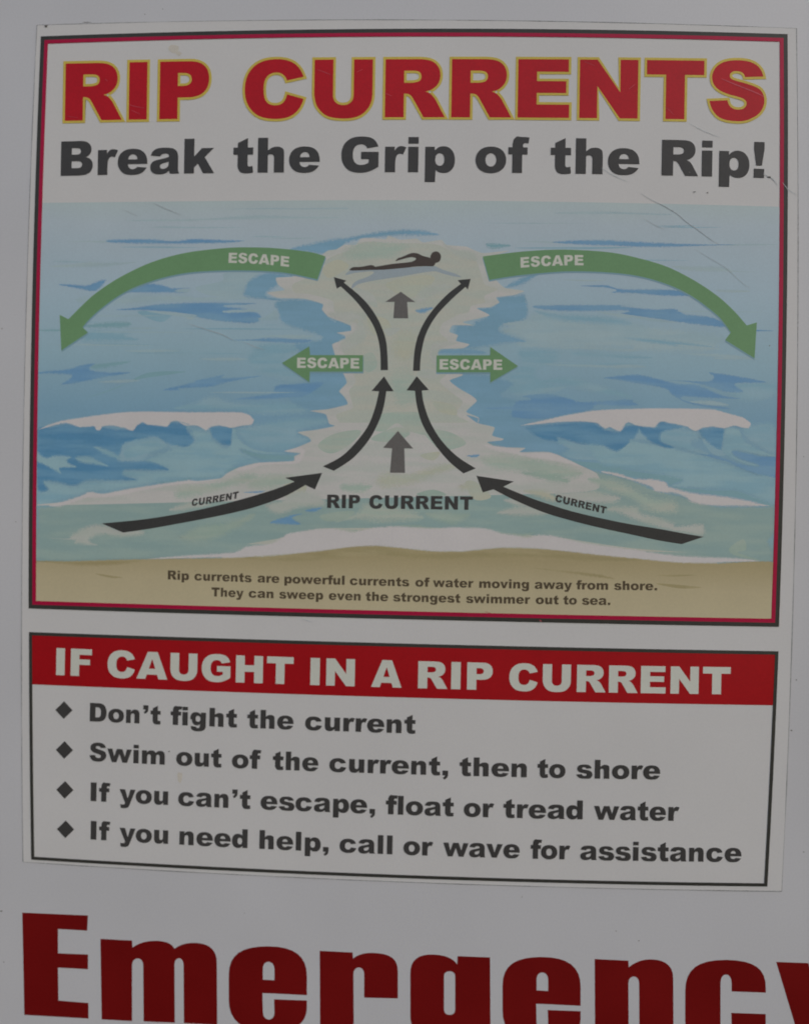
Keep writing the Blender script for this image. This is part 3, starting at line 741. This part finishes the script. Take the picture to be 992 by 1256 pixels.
# sheltered green water behind the foam line
near = (T11(85,608,160,600,240,575,340,550,480,535,700,500,992,455) + T12(250,440,300,415,480,350,700,345) + T13(150,0,700,0) + T14(330,275,560,300,720,360,790,385,992,430) + T15(190,490,400,545,600,600,900,600,940,610,940,760) + T18(880,70,888,146,560,146,300,122,0,96) + T17(860,96,420,90,200,110) + T16(992,140,520,152,50,152) + T11(85,720))
art('foam', M_foam, 17.4, [foam_edge], n=5, tension=0.25, label='broken white edge of the rip', f=1.4)
M_near = ink('printed_shallow_water', (114, 134, 131), vary=0.05, scale=20, rgb2=(122, 139, 133), soft=True)
art('shallow_water', M_near, 16.8, [near], n=5, tension=0.3, label='grey green water near the beach', f=3)
inner = (T11(180,600,300,565,420,535,560,530,720,505,992,470) + T12(100,465,270,445,320,410,420,372,560,360,740,345,760,300,800,240,850,190,960,160,990,120) + T8(110,640,210,600,200,540,190,490,230,440,210,380,180,300,150,240,220,190,270,150,250,90,170,60,110,20) + T2(940,690,930,640,800,600,700,590,690,540,780,500,880,440)
    + T3(40,400,110,360,190,340,240,300,300,280,430,290,600,290,730,300,830,350,930,380) + T4(60,380,90,450,120,540,200,570,120,610,120,650,40,670,20,710,-60,730)
    + T8(880,20,760,80,740,140,790,190,700,220,680,280,720,340,780,390,740,440,820,510,880,560,840,630,900,690) + T14(-30,60,30,90,60,120,110,140,90,190,80,230,160,260,300,285,500,300,620,330,720,380,800,420,900,440) + T15(40,460,190,510,280,540,380,560,470,600,600,620,800,660,860,760) + T18(700,110,400,95,160,60,0,45) + T17(860,40,600,20,400,22,200,25,60,60) + T16(900,90,700,125,500,145,150,140) + T11(120,720))
art('rip_water', M_rip, 18, [inner], n=5, tension=0.35, label='murky water of the rip', f=6)
art('rip_water', M_pgreen, 18.5, [
    T3(200,300,400,282,560,310,430,380,250,400,150,360),
    T8(430,385,560,350,610,430,640,540,520,600,470,560),
    T8(380,640,520,620,640,640,700,760,560,740,480,690,400,740,330,720),
    T13(320,90,480,20,560,60,450,110),
    T13(0,130,100,60,260,40,200,120,80,180),
    T13(640,30,800,50,900,120,760,160,680,100),
    T12(440,420,620,400,760,440,560,500,420,490),
    T14(100,300,330,290,560,330,720,400,560,450,360,400,160,370),
    T14(740,440,900,430,992,470) + T15(190,540,330,560,340,640,200,640,60,560) ,
    T13(160,360,330,372,262,420,140,404),
    T13(300,480,560,520,640,580,420,600,240,580,100,600,230,540),
    T8(250,300,330,260,360,340,300,380),
    T12(0,480,240,450,420,390,480,440,260,500,0,560),
], label='pale green swirls', f=7)
art('rip_water', M_beige, 18.9, [
    T3(410,540,520,500,660,482,710,510,640,580,560,620,470,590),
    T8(470,150,560,125,620,200,570,300,490,310,440,230),
    T8(300,40,420,60,440,140,340,150),
    T13(350,335,430,290,560,300,760,240,850,260,700,320,600,362,400,392),
    T13(620,190,740,170,700,222),
    T13(860,370,960,360,880,412),
    T3(30,440,120,390,190,430,120,480,60,500),
    T12(640,470,760,450,760,520,640,540),
    T14(0,460,60,450,160,540,60,560),
    T8(700,560,820,580,840,640,740,620),
    T14(350,505,480,495,560,545,540,575,430,540),
], label='sandy patches in the rip', f=8)
art('rip_water', M_green_w, 19.2, [
    T13(10,562,80,540,220,530,170,580,60,592),
    T13(600,425,700,400,780,432,660,442),
    T13(650,542,920,542,860,600,780,612),
    T13(170,642,300,648,420,622,600,613,690,640,560,628,420,632,300,655),
    T12(0,790,130,712,300,690,450,640,440,682,250,790,100,820),
    T14(0,722,120,738,300,765,420,760,330,785,180,770),
    T14(340,400,480,380,640,440,560,460),
    T18(740,95,790,62,800,100,770,110,850,138,760,120),
], label='green patches near the beach', f=5)
art('rip_water', M_blue, 19.5, [
    T12(550,700,650,660,750,645,690,670,740,710,640,710),
    T12(770,622,870,602,840,630,790,636), T14(10,292,90,285,60,306),
    T3(600,692,700,680,650,715,600,710), T12(390,515,520,505,480,520),
], label='small blue gaps', f=2)
art('foam', M_foam2, 19.8, [
    T11(880,622,992,575) + T12(80,575,200,590,60,620,0,632),
    T12(520,590,620,560,720,500,870,540,880,600,740,610,600,650),
    T14(540,520,640,508,760,500,860,520,950,545,900,585,760,580,640,570),
    T15(-40,600,100,600,130,640,230,665,330,700,340,720,480,705,515,722,505,782,400,770,250,735,100,690,0,645,-80,625),
    T16(95,65,180,68,190,52,260,15,330,12,390,42,290,60,270,80,300,95,210,90,200,76),
    T14(190,640,380,590,560,640,350,660),
    T8(60,20,180,90,240,60,200,140,130,200,150,260,230,230,300,160,240,20),
    T8(700,200,860,200,740,250,720,340,680,300),
    T3(740,270,800,310,950,350,960,400,830,370),
    T3(620,570,760,530,820,560,700,620,600,660),
    T3(220,560,330,600,360,680,280,640),
    T8(400,120,500,110,440,160), T8(640,360,740,380,700,420,600,400),
    T11(480,750,700,740,720,775,560,790), T14(230,560,420,560,560,620,380,620),
], label='thin foam', f=4)
art('foam', M_crest, 20.1, [
    T15(-110,385,0,400,80,430,190,432,270,446,290,470,305,482,400,508,500,525,640,540,760,560,860,585,905,597,760,602,600,600,480,590,420,570,395,545,330,522,280,520,225,515,205,505,188,485,60,440,-100,398),
    T11(150,598,230,572,330,540,400,512,480,524,560,506,700,482,992,440) + T12(120,446,250,432,120,458,0,466) + T11(800,492,560,540,480,548,380,552,290,580,220,604),
    T16(500,152,620,138,850,122,900,98,992,88) + T17(60,65,100,40,200,25,260,22,330,35,400,20,480,14,560,20,620,22,700,18,800,22,860,38,920,48) + T18(20,55,60,45,110,48,160,60,230,75,300,85,420,100,560,120,780,130,850,142,700,148,560,146,450,136,300,121,160,106,40,95) + T17(860,93,720,106,620,106,520,96,420,86,330,89,200,106) + T16(992,139,800,147),
    T14(330,250,365,245,335,272,500,270,570,290,720,362,640,345,520,320,400,305,335,292,180,262,120,225),
    T12(640,266,740,240,770,268,740,330,700,345,520,350,420,382,360,388,355,368,480,335,690,325,700,300,735,278),
], n=5, tension=0.3, label='white wash along the beach', f=2.2)
art('foam', M_foam, 19.95, ribbon(spline(shore[4:], 3), 8), n=1, label='thin wash at the edge of the sand', f=2)
art('sand', M_sand, 20.6, [shore + [(951, 690), (950, 763), (800, 760), (500, 754), (200, 747), (42, 741), (45, 690)]], n=5, tension=0.2, label='tan beach sand', f=1.2)
art('sand', M_sand2, 21, [
    T16(50,158,200,158,400,153,480,152,430,170,250,180,120,168),
    T17(-60,128,100,116,200,107,330,90,420,87,520,97,620,107,720,107,860,94,992,97) + T18(160,108,300,123,430,138,330,142,200,140,60,128) + T17(860,128,600,135,400,120,250,135,60,142),
    T18(480,190,620,190,540,196), T18(480,220,640,234,560,238), T16(290,210,400,225,350,228), T18(40,165,260,185,330,205,200,190),
], label='darker wet sand', f=3)

# swimmer
M_swim = ink('swimmer_print', (60, 54, 50), vary=0.12, scale=120)
M_shade = ink('swimmer_shadow_print', (122, 132, 136), vary=0.05)
body = smooth(SW(52,244,72,222,120,219,160,214,200,206,225,210,235,217,300,207,360,197,430,190,495,182,525,165,520,155,490,150,450,158,415,168,378,178,400,155,420,150,455,135,495,120,535,122,575,140,620,152,640,165,668,180,650,213,600,214,520,217,450,226,380,232,300,239,200,241,120,244), 5, 0.4)
head = smooth(SW(628,150,640,120,668,108,695,120,704,148,694,178,668,190,640,180), 6)
swimmer = flat('swimmer', [[body], [head]], 23, M_swim, poster, 'dark brown silhouette of a person swimming out to the right')
flat('swimmer_shadow', [[smooth(SW(60,245,200,240,400,228,600,214,660,214,720,240,800,265,850,292,790,285,720,268,660,250,560,262,430,285,300,305,180,325,110,345,65,378,75,340,110,315,180,290,225,262,205,250,90,262,20,278), 5, 0.35)]], 22, M_shade, swimmer, 'grey blue shadow of the swimmer on the water')

# arrows
M_green = ink('green_print', (86, 116, 83), vary=0.08, scale=50)
M_lift = ink('arrow_shadow_print', (98, 124, 134), vary=0.05)
M_white = ink('white_letter_print', (156, 157, 148), vary=0.05)
def corner_join(segs):
    out = []
    for s in segs: out += spline(s) if len(s) > 2 else list(s)
    return out
bigL = corner_join([
    [(399.5,314.7),(380,309.3),(340.5,304.8),(309,303.6),(277,304.4),(227.6,310.4),(185,322.4),(146.4,341),(118.2,359.8),(100.6,375.6),(84.7,391.6)],
    [(74,386.3),(75.9,430)], [(108.6,408),(102,401.5)],
    [(102,401.5),(111,391),(125.3,378.2),(146.4,362.9),(171,350.4),(206.4,339.4),(241.7,333.6),(294.6,331.8),(347.5,334.5),(389.3,342.9)]])
bigR = corner_join([
    [(591.8,314.7),(630,309.8),(665.3,307),(700.6,306.6),(746.4,309.6),(781.7,316.6),(817,327.2),(848.7,343),(877,361.5),(898,380),(915,399.3)],
    [(927.4,395.6),(924.6,439.6)], [(888.5,417.2),(895.5,408)],
    [(895.5,408),(887,396),(877,385.2),(848.7,364),(820.5,350),(785.2,339.4),(746.4,334.4),(700.6,333),(665,335),(630,338.7),(599.9,343.6)]])
smL = [(345.9,445.4),(379.4,425),(380.4,435.6),(445.4,435.7),(445.2,456),(380.2,456),(379.4,468.8)]
smR = [(635.2,449.2),(601,425.6),(601,435.9),(535.4,435.9),(535.2,456.8),(601,456.8),(601,469.2)]
esc = (
    (bigL, (('ESCAPE', 280.5, 354.6),), quad_line((280, 322.6), (318, 324.0), (355, 327.6)), 12.4, 0.05, 'long curved green arrow sweeping to the left beach side'),
    (bigR, (('ESCAPE', 638.2, 715.2),), quad_line((638, 328.6), (676, 326.2), (715, 325.6)), 12.6, -0.02, 'long curved green arrow sweeping to the right beach side'),
    (smL, (('ESCAPE', 364.6, 440.6),), quad_line((364, 451.4), (402, 451.6), (441, 452.2)), 12.6, 0.01, 'short straight green arrow pointing left'),
    (smR, (('ESCAPE', 538.9, 615.6),), quad_line((538, 453.2), (577, 453.4), (616, 453.8)), 12.6, 0.01, 'short straight green arrow pointing right'))
for k, (sh, words, base, cap, lean, lab) in enumerate(esc):
    a = flat('escape_arrow', [[sh]], 25, M_green, poster, lab)
    flat('arrow_shadow', [[[(x + (0.6 if k % 2 == 0 else -0.4), y + 2.0) for x, y in sh]]], 24, M_lift, a)
    flat('lettering', set_line(words, base, (cap, 0, cap, 900), lean), 27, M_white, a, 'pale letters of the word ESCAPE')

M_arrow = ink('arrow_black_print', (50, 50, 49), vary=0.14, scale=80)
M_grey = ink('arrow_grey_print', (80, 78, 76), vary=0.14, scale=60)
curL = corner_join([[(125.3,642),(171,637.6),(206.4,632.5),(241.7,625.8),(277,617.6),(312,608),(340.5,599),(361.6,590.8)], [(350,586),(395.3,580)], [(386.4,600.4),(374,594.6)],
    [(374,595.4),(347.5,609.6),(312,622.3),(277,631),(241.7,638),(188.8,647.7),(151.7,653.3)]])
curR = corner_join([[(584,583.5),(629.9,590.5)], [(617,597)] , [(617,597),(647.5,609.5),(665,615.8),(700.6,627),(735.8,635.4),(771,642.6),(806.4,648.4),(841.7,654.9),(862,658.4)],
    [(835.3,667.4),(806.4,662.6),(771,655),(735.8,647.4),(700.6,638.6),(665.3,628),(630,613),(605,600.2)], [(605,600.2),(591.8,604)]])
upL = corner_join([[(409.4,340),(425.3,344.4)], [(421.6,346.6)], [(421.6,346.6),(442.9,364.4),(457,381),(467.6,400.3),(474,421.5),(475.9,454)], [(467,454.2)],
    [(466.9,454),(466,428.6),(461.2,407.4),(451.7,389.2),(435.8,368.6),(418,351.4)], [(413.2,354.2)]])
upR = corner_join([[(577,342.2),(573.6,355.4)], [(570.6,352)], [(570.6,352),(552.3,368.6),(534.6,388),(522.3,410),(516.4,434.6),(515,455)], [(506.2,455)],
    [(506.4,455),(508.7,427.6),(515.2,405.4),(527.6,384.2),(547,362.6),(565,348.4)], [(561,343.8)]])
loL = corner_join([[(471,461.6),(482.8,480)], [(473.8,480)], [(473.8,480),(470.6,499),(464.6,517),(452.2,540),(432.8,562),(409.6,577.5)], [(396.3,572.2)],
    [(396.3,572),(417.8,560.5),(435.3,544),(451.1,522.8),(460.1,500),(464.8,480)], [(455.8,479.6)]])
loR = corner_join([[(511,461.6),(525.9,478.4)], [(517.2,479.2)], [(517.2,479.2),(519.8,495.3),(527.8,518.2),(541.9,541),(561.2,560.3),(583.3,574.5)], [(568,580.8)],
    [(568,580.6),(550.3,565.8),(532.7,544.7),(518.5,521.7),(511.4,498.8),(508.8,479.4)], [(498.4,478.9)]])
gyU = [(491.6,358),(509.2,370.6),(499.4,370.4),(500.6,390.6),(482.4,390.5),(483.8,370.4),(472.6,370.4)]
gyL = [(488,528.6),(506.6,550.2),(495.8,550),(496.7,580),(478.2,579.8),(480.8,550),(469.8,549.2)]
cl = flat('current_arrow', [[curL]], 25, M_arrow, poster, 'long black arrow curving in from the left along the beach')
cr_ = flat('current_arrow', [[curR]], 25, M_arrow, poster, 'long black arrow curving in from the right along the beach')
flat('lettering', set_line((('CURRENT', 235.2, 292.4),), quad_line((235, 620.8), (264, 616.6), (292, 611.2)), (8.6, 0, 9.0, 900), 0.12), 27, M_text, cl, 'small black letters of the word CURRENT')
flat('lettering', set_line((('CURRENT', 680.2, 742.6),), quad_line((680, 615), (712, 623.0), (743, 630.6)), (8.8, 0, 8.8, 900), 0.16), 27, M_text, cr_, 'small black letters of the word CURRENT')
for s, lab in ((upL, 'upper curved black arrow bending left'), (upR, 'upper curved black arrow bending right'), (loL, 'lower curved black arrow rising from the left'), (loR, 'lower curved black arrow rising from the right')):
    flat('current_arrow', [[s]], 25, M_arrow, poster, lab)
flat('current_arrow', [[gyU]], 25, M_grey, poster, 'small grey arrow under the swimmer')
flat('current_arrow', [[gyL]], 25, M_grey, poster, 'grey arrow above the words RIP CURRENT')
lettering('picture_lettering', (('RIP', 401.3, 441.5), ('CURRENT', 452.8, 579.6)), quad_line((401, 623), (490, 624.2), (580, 625.4)), (16.4, 0, 16.4, 900), 27, M_text, poster, 'black word')

# ------------------------------------------------------------------ lettering of the poster
base_t = quad_line((80, 148.6), (480, 144.2), (900, 147.6))
for w in (('RIP', 80.2, 256.2), ('CURRENTS', 300.0, 936.2)):
    word = set_line((w,), base_t, (70.2, 80, 72.2, 900), 0.016)
    t = flat('title_lettering', word, 28, M_title, poster, 'big red title word ' + w[0])
    flat('letter_outline', [grow(q, 3.0) for q in word], 27, M_yellow, t, 'yellow outline of the title letters')
lettering('subtitle_lettering', (('Break', 75.1, 263), ('the', 286.2, 392.2), ('Grip', 418.4, 557.5), ('of', 582.7, 648.4), ('the', 674.5, 783.4), ('Rip!', 810.6, 936.2)),
    quad_line((75, 216.0), (490, 211.4), (936, 218.6)), (42.2, 75, 44.0, 936), 28, M_text, poster, 'charcoal subtitle word')
lettering('caption_lettering', (('Rip', 206.3, 232.2), ('currents', 238.9, 308.9), ('are', 316.2, 342.8), ('powerful', 349, 422.6), ('currents', 429.2, 501.8), ('of', 509.2, 526.9), ('water', 530.8, 580.6), ('moving', 587.4, 648.4), ('away', 655.4, 701), ('from', 706.2, 745.2), ('shore.', 752.4, 805.2)),
    quad_line((206, 710.6), (470, 718.4), (805, 724.0)), (11.1, 206, 11.1, 805), 28, ink('caption_print', (68, 60, 48), vary=0.12, scale=140), poster, 'small dark word on the sand,')
lettering('caption_lettering', (('They', 259.8, 299), ('can', 305.4, 335.6), ('sweep', 342.5, 396.5), ('even', 403.3, 442.3), ('the', 448.5, 476), ('strongest', 482, 564.2), ('swimmer', 571.2, 650), ('out', 656.6, 684.6), ('to', 690.4, 706.9), ('sea.', 713, 748)),
    quad_line((260, 731.4), (470, 737.2), (748, 742.0)), (11.1, 206, 11.1, 805), 28, bpy.data.materials['caption_print'], poster, 'small dark word in the second line on the sand,')

# ------------------------------------------------------------------ instruction box
bx = flat('instruction_box', [[bowed(*R2), bowed(*inset(R2, 4.2))]], 40, M_black, poster, 'thin black border of the instruction box')
def box_px(x, z): return sheet_px(x, z)
i2 = inset(R2, 3.6)
zb = -0.2160
band = [(i2[0], i2[3]), (i2[2], i2[3]), (i2[2], zb), (i2[0], zb)]
bandpx = [sheet_px(*p) for i in range(4) for p in edge(band[i], band[(i+1) % 4])]
hb = flat('heading_band', [[bandpx]], 20, M_red, poster, 'red heading band of the instruction box')
lettering('lettering', (('IF', 69.4, 112.9), ('CAUGHT', 132.3, 359.8), ('IN', 380.6, 435), ('A', 455, 492.4), ('RIP', 512.4, 603.6), ('CURRENT', 624, 894.8)),
    quad_line((75, 828), (485, 843.2), (890, 851.5)), (33.2, 75, 33.4, 890), 28, M_white, hb, 'white heading word', 0.02)
lines = (
    ((("Don't", 110.7, 197.4), ('fight', 209.5, 290.9), ('the', 303.6, 360.2), ('current', 374.3, 509.4)), ((110, 884.4), (290, 892.0), (509, 899.6)), 22.6),
    ((('Swim', 110.4, 202.5), ('out', 216.4, 272), ('of', 284.6, 320.4), ('the', 334.8, 390.6), ('current,', 404, 549.4), ('then', 563.4, 645.6), ('to', 658.7, 693), ('shore', 706.2, 809)), ((110, 933.0), (460, 948.2), (809, 955.8)), 22.6),
    ((('If', 111.7, 135.6), ('you', 147, 206.6), ("can't", 219, 307.3), ('escape,', 319.8, 460), ('float', 473, 556.2), ('or', 568.4, 605.6), ('tread', 617, 714), ('water', 727.8, 832.4)), ((110, 982.0), (440, 997.2), (832, 1006.6)), 22.8),
    ((('If', 111.7, 135.6), ('you', 147, 206.6), ('need', 220.4, 303.8), ('help,', 318.3, 403), ('call', 416.5, 481.2), ('or', 494.6, 531), ('wave', 543.2, 637), ('for', 650.2, 698.8), ('assistance', 711.2, 908.4)), ((110, 1029.2), (475, 1047.4), (908, 1057.0)), 22.8))
for words, b, cap in lines:
    lettering('instruction_lettering', words, quad_line(*b), (cap, 110, cap + 0.6, 900), 28, M_text, poster, 'charcoal word', 0.02)
for cx, cy in ((79, 870.7), (79.6, 919.6), (80.2, 968.5), (81, 1016.8)):
    flat('bullet', [[[(cx - 10.4, cy - 0.2), (cx + 0.4, cy - 10.8), (cx + 10.6, cy + 0.3), (cx - 0.2, cy + 10.9)]]], 28, M_text, poster)

# ------------------------------------------------------------------ scratches and grime
M_scr = ink('scratch_grey', (136, 141, 142), vary=0.3, scale=200)
M_scr_pale = ink('scratch_pale', (140, 60, 68), vary=0.3, scale=200)
M_dirt = ink('dirt', (84, 82, 78), vary=0.3, scale=200)
M_stain = ink('tan_stain', (150, 146, 137), vary=0.1, scale=100)
def thin(w): return lambda t: 0.72 * w * (0.35 + 0.65 * math.sin(math.pi * min(0.97, max(0.03, t))))
D = tile(720, 150, 3.647)
for pts, w in (
    (D(60,205,110,235,180,268), 0.8), (D(240,320,290,350,340,375,400,410,440,445,490,480,550,525,590,550), 1.1), (D(455,5,520,40,590,68), 0.7),
    (D(785,232,810,245,830,258,850,285), 1.3), (D(870,270,900,305,935,325), 0.9), (D(250,430,300,460,340,480), 0.6),
    (T1(745,48,800,75,905,118), 1.0), (T1(555,85,640,125), 0.6), (T7(60,85,180,125,260,150,335,190), 0.9), (T7(395,195,460,225,520,245), 0.7),
    (T5(440,320,550,385,640,440,740,530,800,570), 0.6), (T17(145,345,170,355,185,358), 0.7)):
    flat('scratch', [ribbon(spline(pts), thin(w))], 44, M_scr, poster)
R_ = tile(60, 60, 4.96); R2_ = tile(280, 60, 4.133); R3_ = tile(700, 60, 3.815)
for pts, w in ((R_(490,340,530,352,585,362), 0.9), (R_(500,372,560,400), 0.7), (R_(345,185,362,198), 0.9), (R_(110,410,180,420), 0.5), (R2_(450,105,490,120,520,132), 0.9), (R2_(650,120,680,105), 0.7), (R2_(790,225,830,240), 0.8),
               (R3_(270,190,300,165), 0.8), (R3_(440,270,480,310), 0.7), (R3_(700,140,760,165,860,205,900,225), 1.8), (R3_(60,60,110,80), 0.7),
               (T18(62,350,70,358), 1.4), (T17(800,320,830,330), 0.6)):
    flat('scratch', [ribbon(spline(pts), thin(w))], 44, M_scr_pale, poster, 'pale scuff across red print')
def blob(cx, cy, rx, ry, n=9, seed=0):
    r = random.Random(seed)
    return [[(cx + rx * r.uniform(.7, 1.15) * math.cos(2*math.pi*i/n), cy + ry * r.uniform(.7, 1.15) * math.sin(2*math.pi*i/n)) for i in range(n)]]
specks = [(942.5, 217.6, 2.2, 1.1), (867, 236.6, 1.1, .9), (851, 235.6, 1.8, .5), (57.5, 32.5, 2.2, 1.4), (208, 921.5, 1.2, .9), (845, 211.5, .8, .7), (943, 424, .7, .7), (240, 700, .6, .5), (662, 762.5, .8, 1)]
flat('dirt', [blob(*s, seed=i) for i, s in enumerate(specks)], 44, M_dirt, poster, 'small dark specks of dirt')
flat('stain', [blob(214, 60, 7, 6, seed=41), blob(219.5, 66, 4, 3, seed=42), blob(221, 953, 4, 7, seed=43)], 9, M_stain, poster, 'faint tan stains')
bspecks = [(107, 27.4, 6, .5), (178, 17.5, .9, .6), (200, 11, .7, .5), (970, 896, 1.3, 1.0), (976, 834, .9, .8), (2, 1117.5, 1.6, 1), (783, 1154, .9, .7), (755, 1142, .7, .6), (985, 1045, 1.2, .6), (3, 403, 1.1, .6), (20, 640, .6, .6), (985, 560, .7, .6), (640, 1100, .6, .6), (300, 1120, .7, .5), (5, 1180, .7, .7)]
flat('dirt', [blob(*s, seed=70 + i) for i, s in enumerate(bspecks)], 3, M_dirt, board, 'small dark specks of dirt on the board')
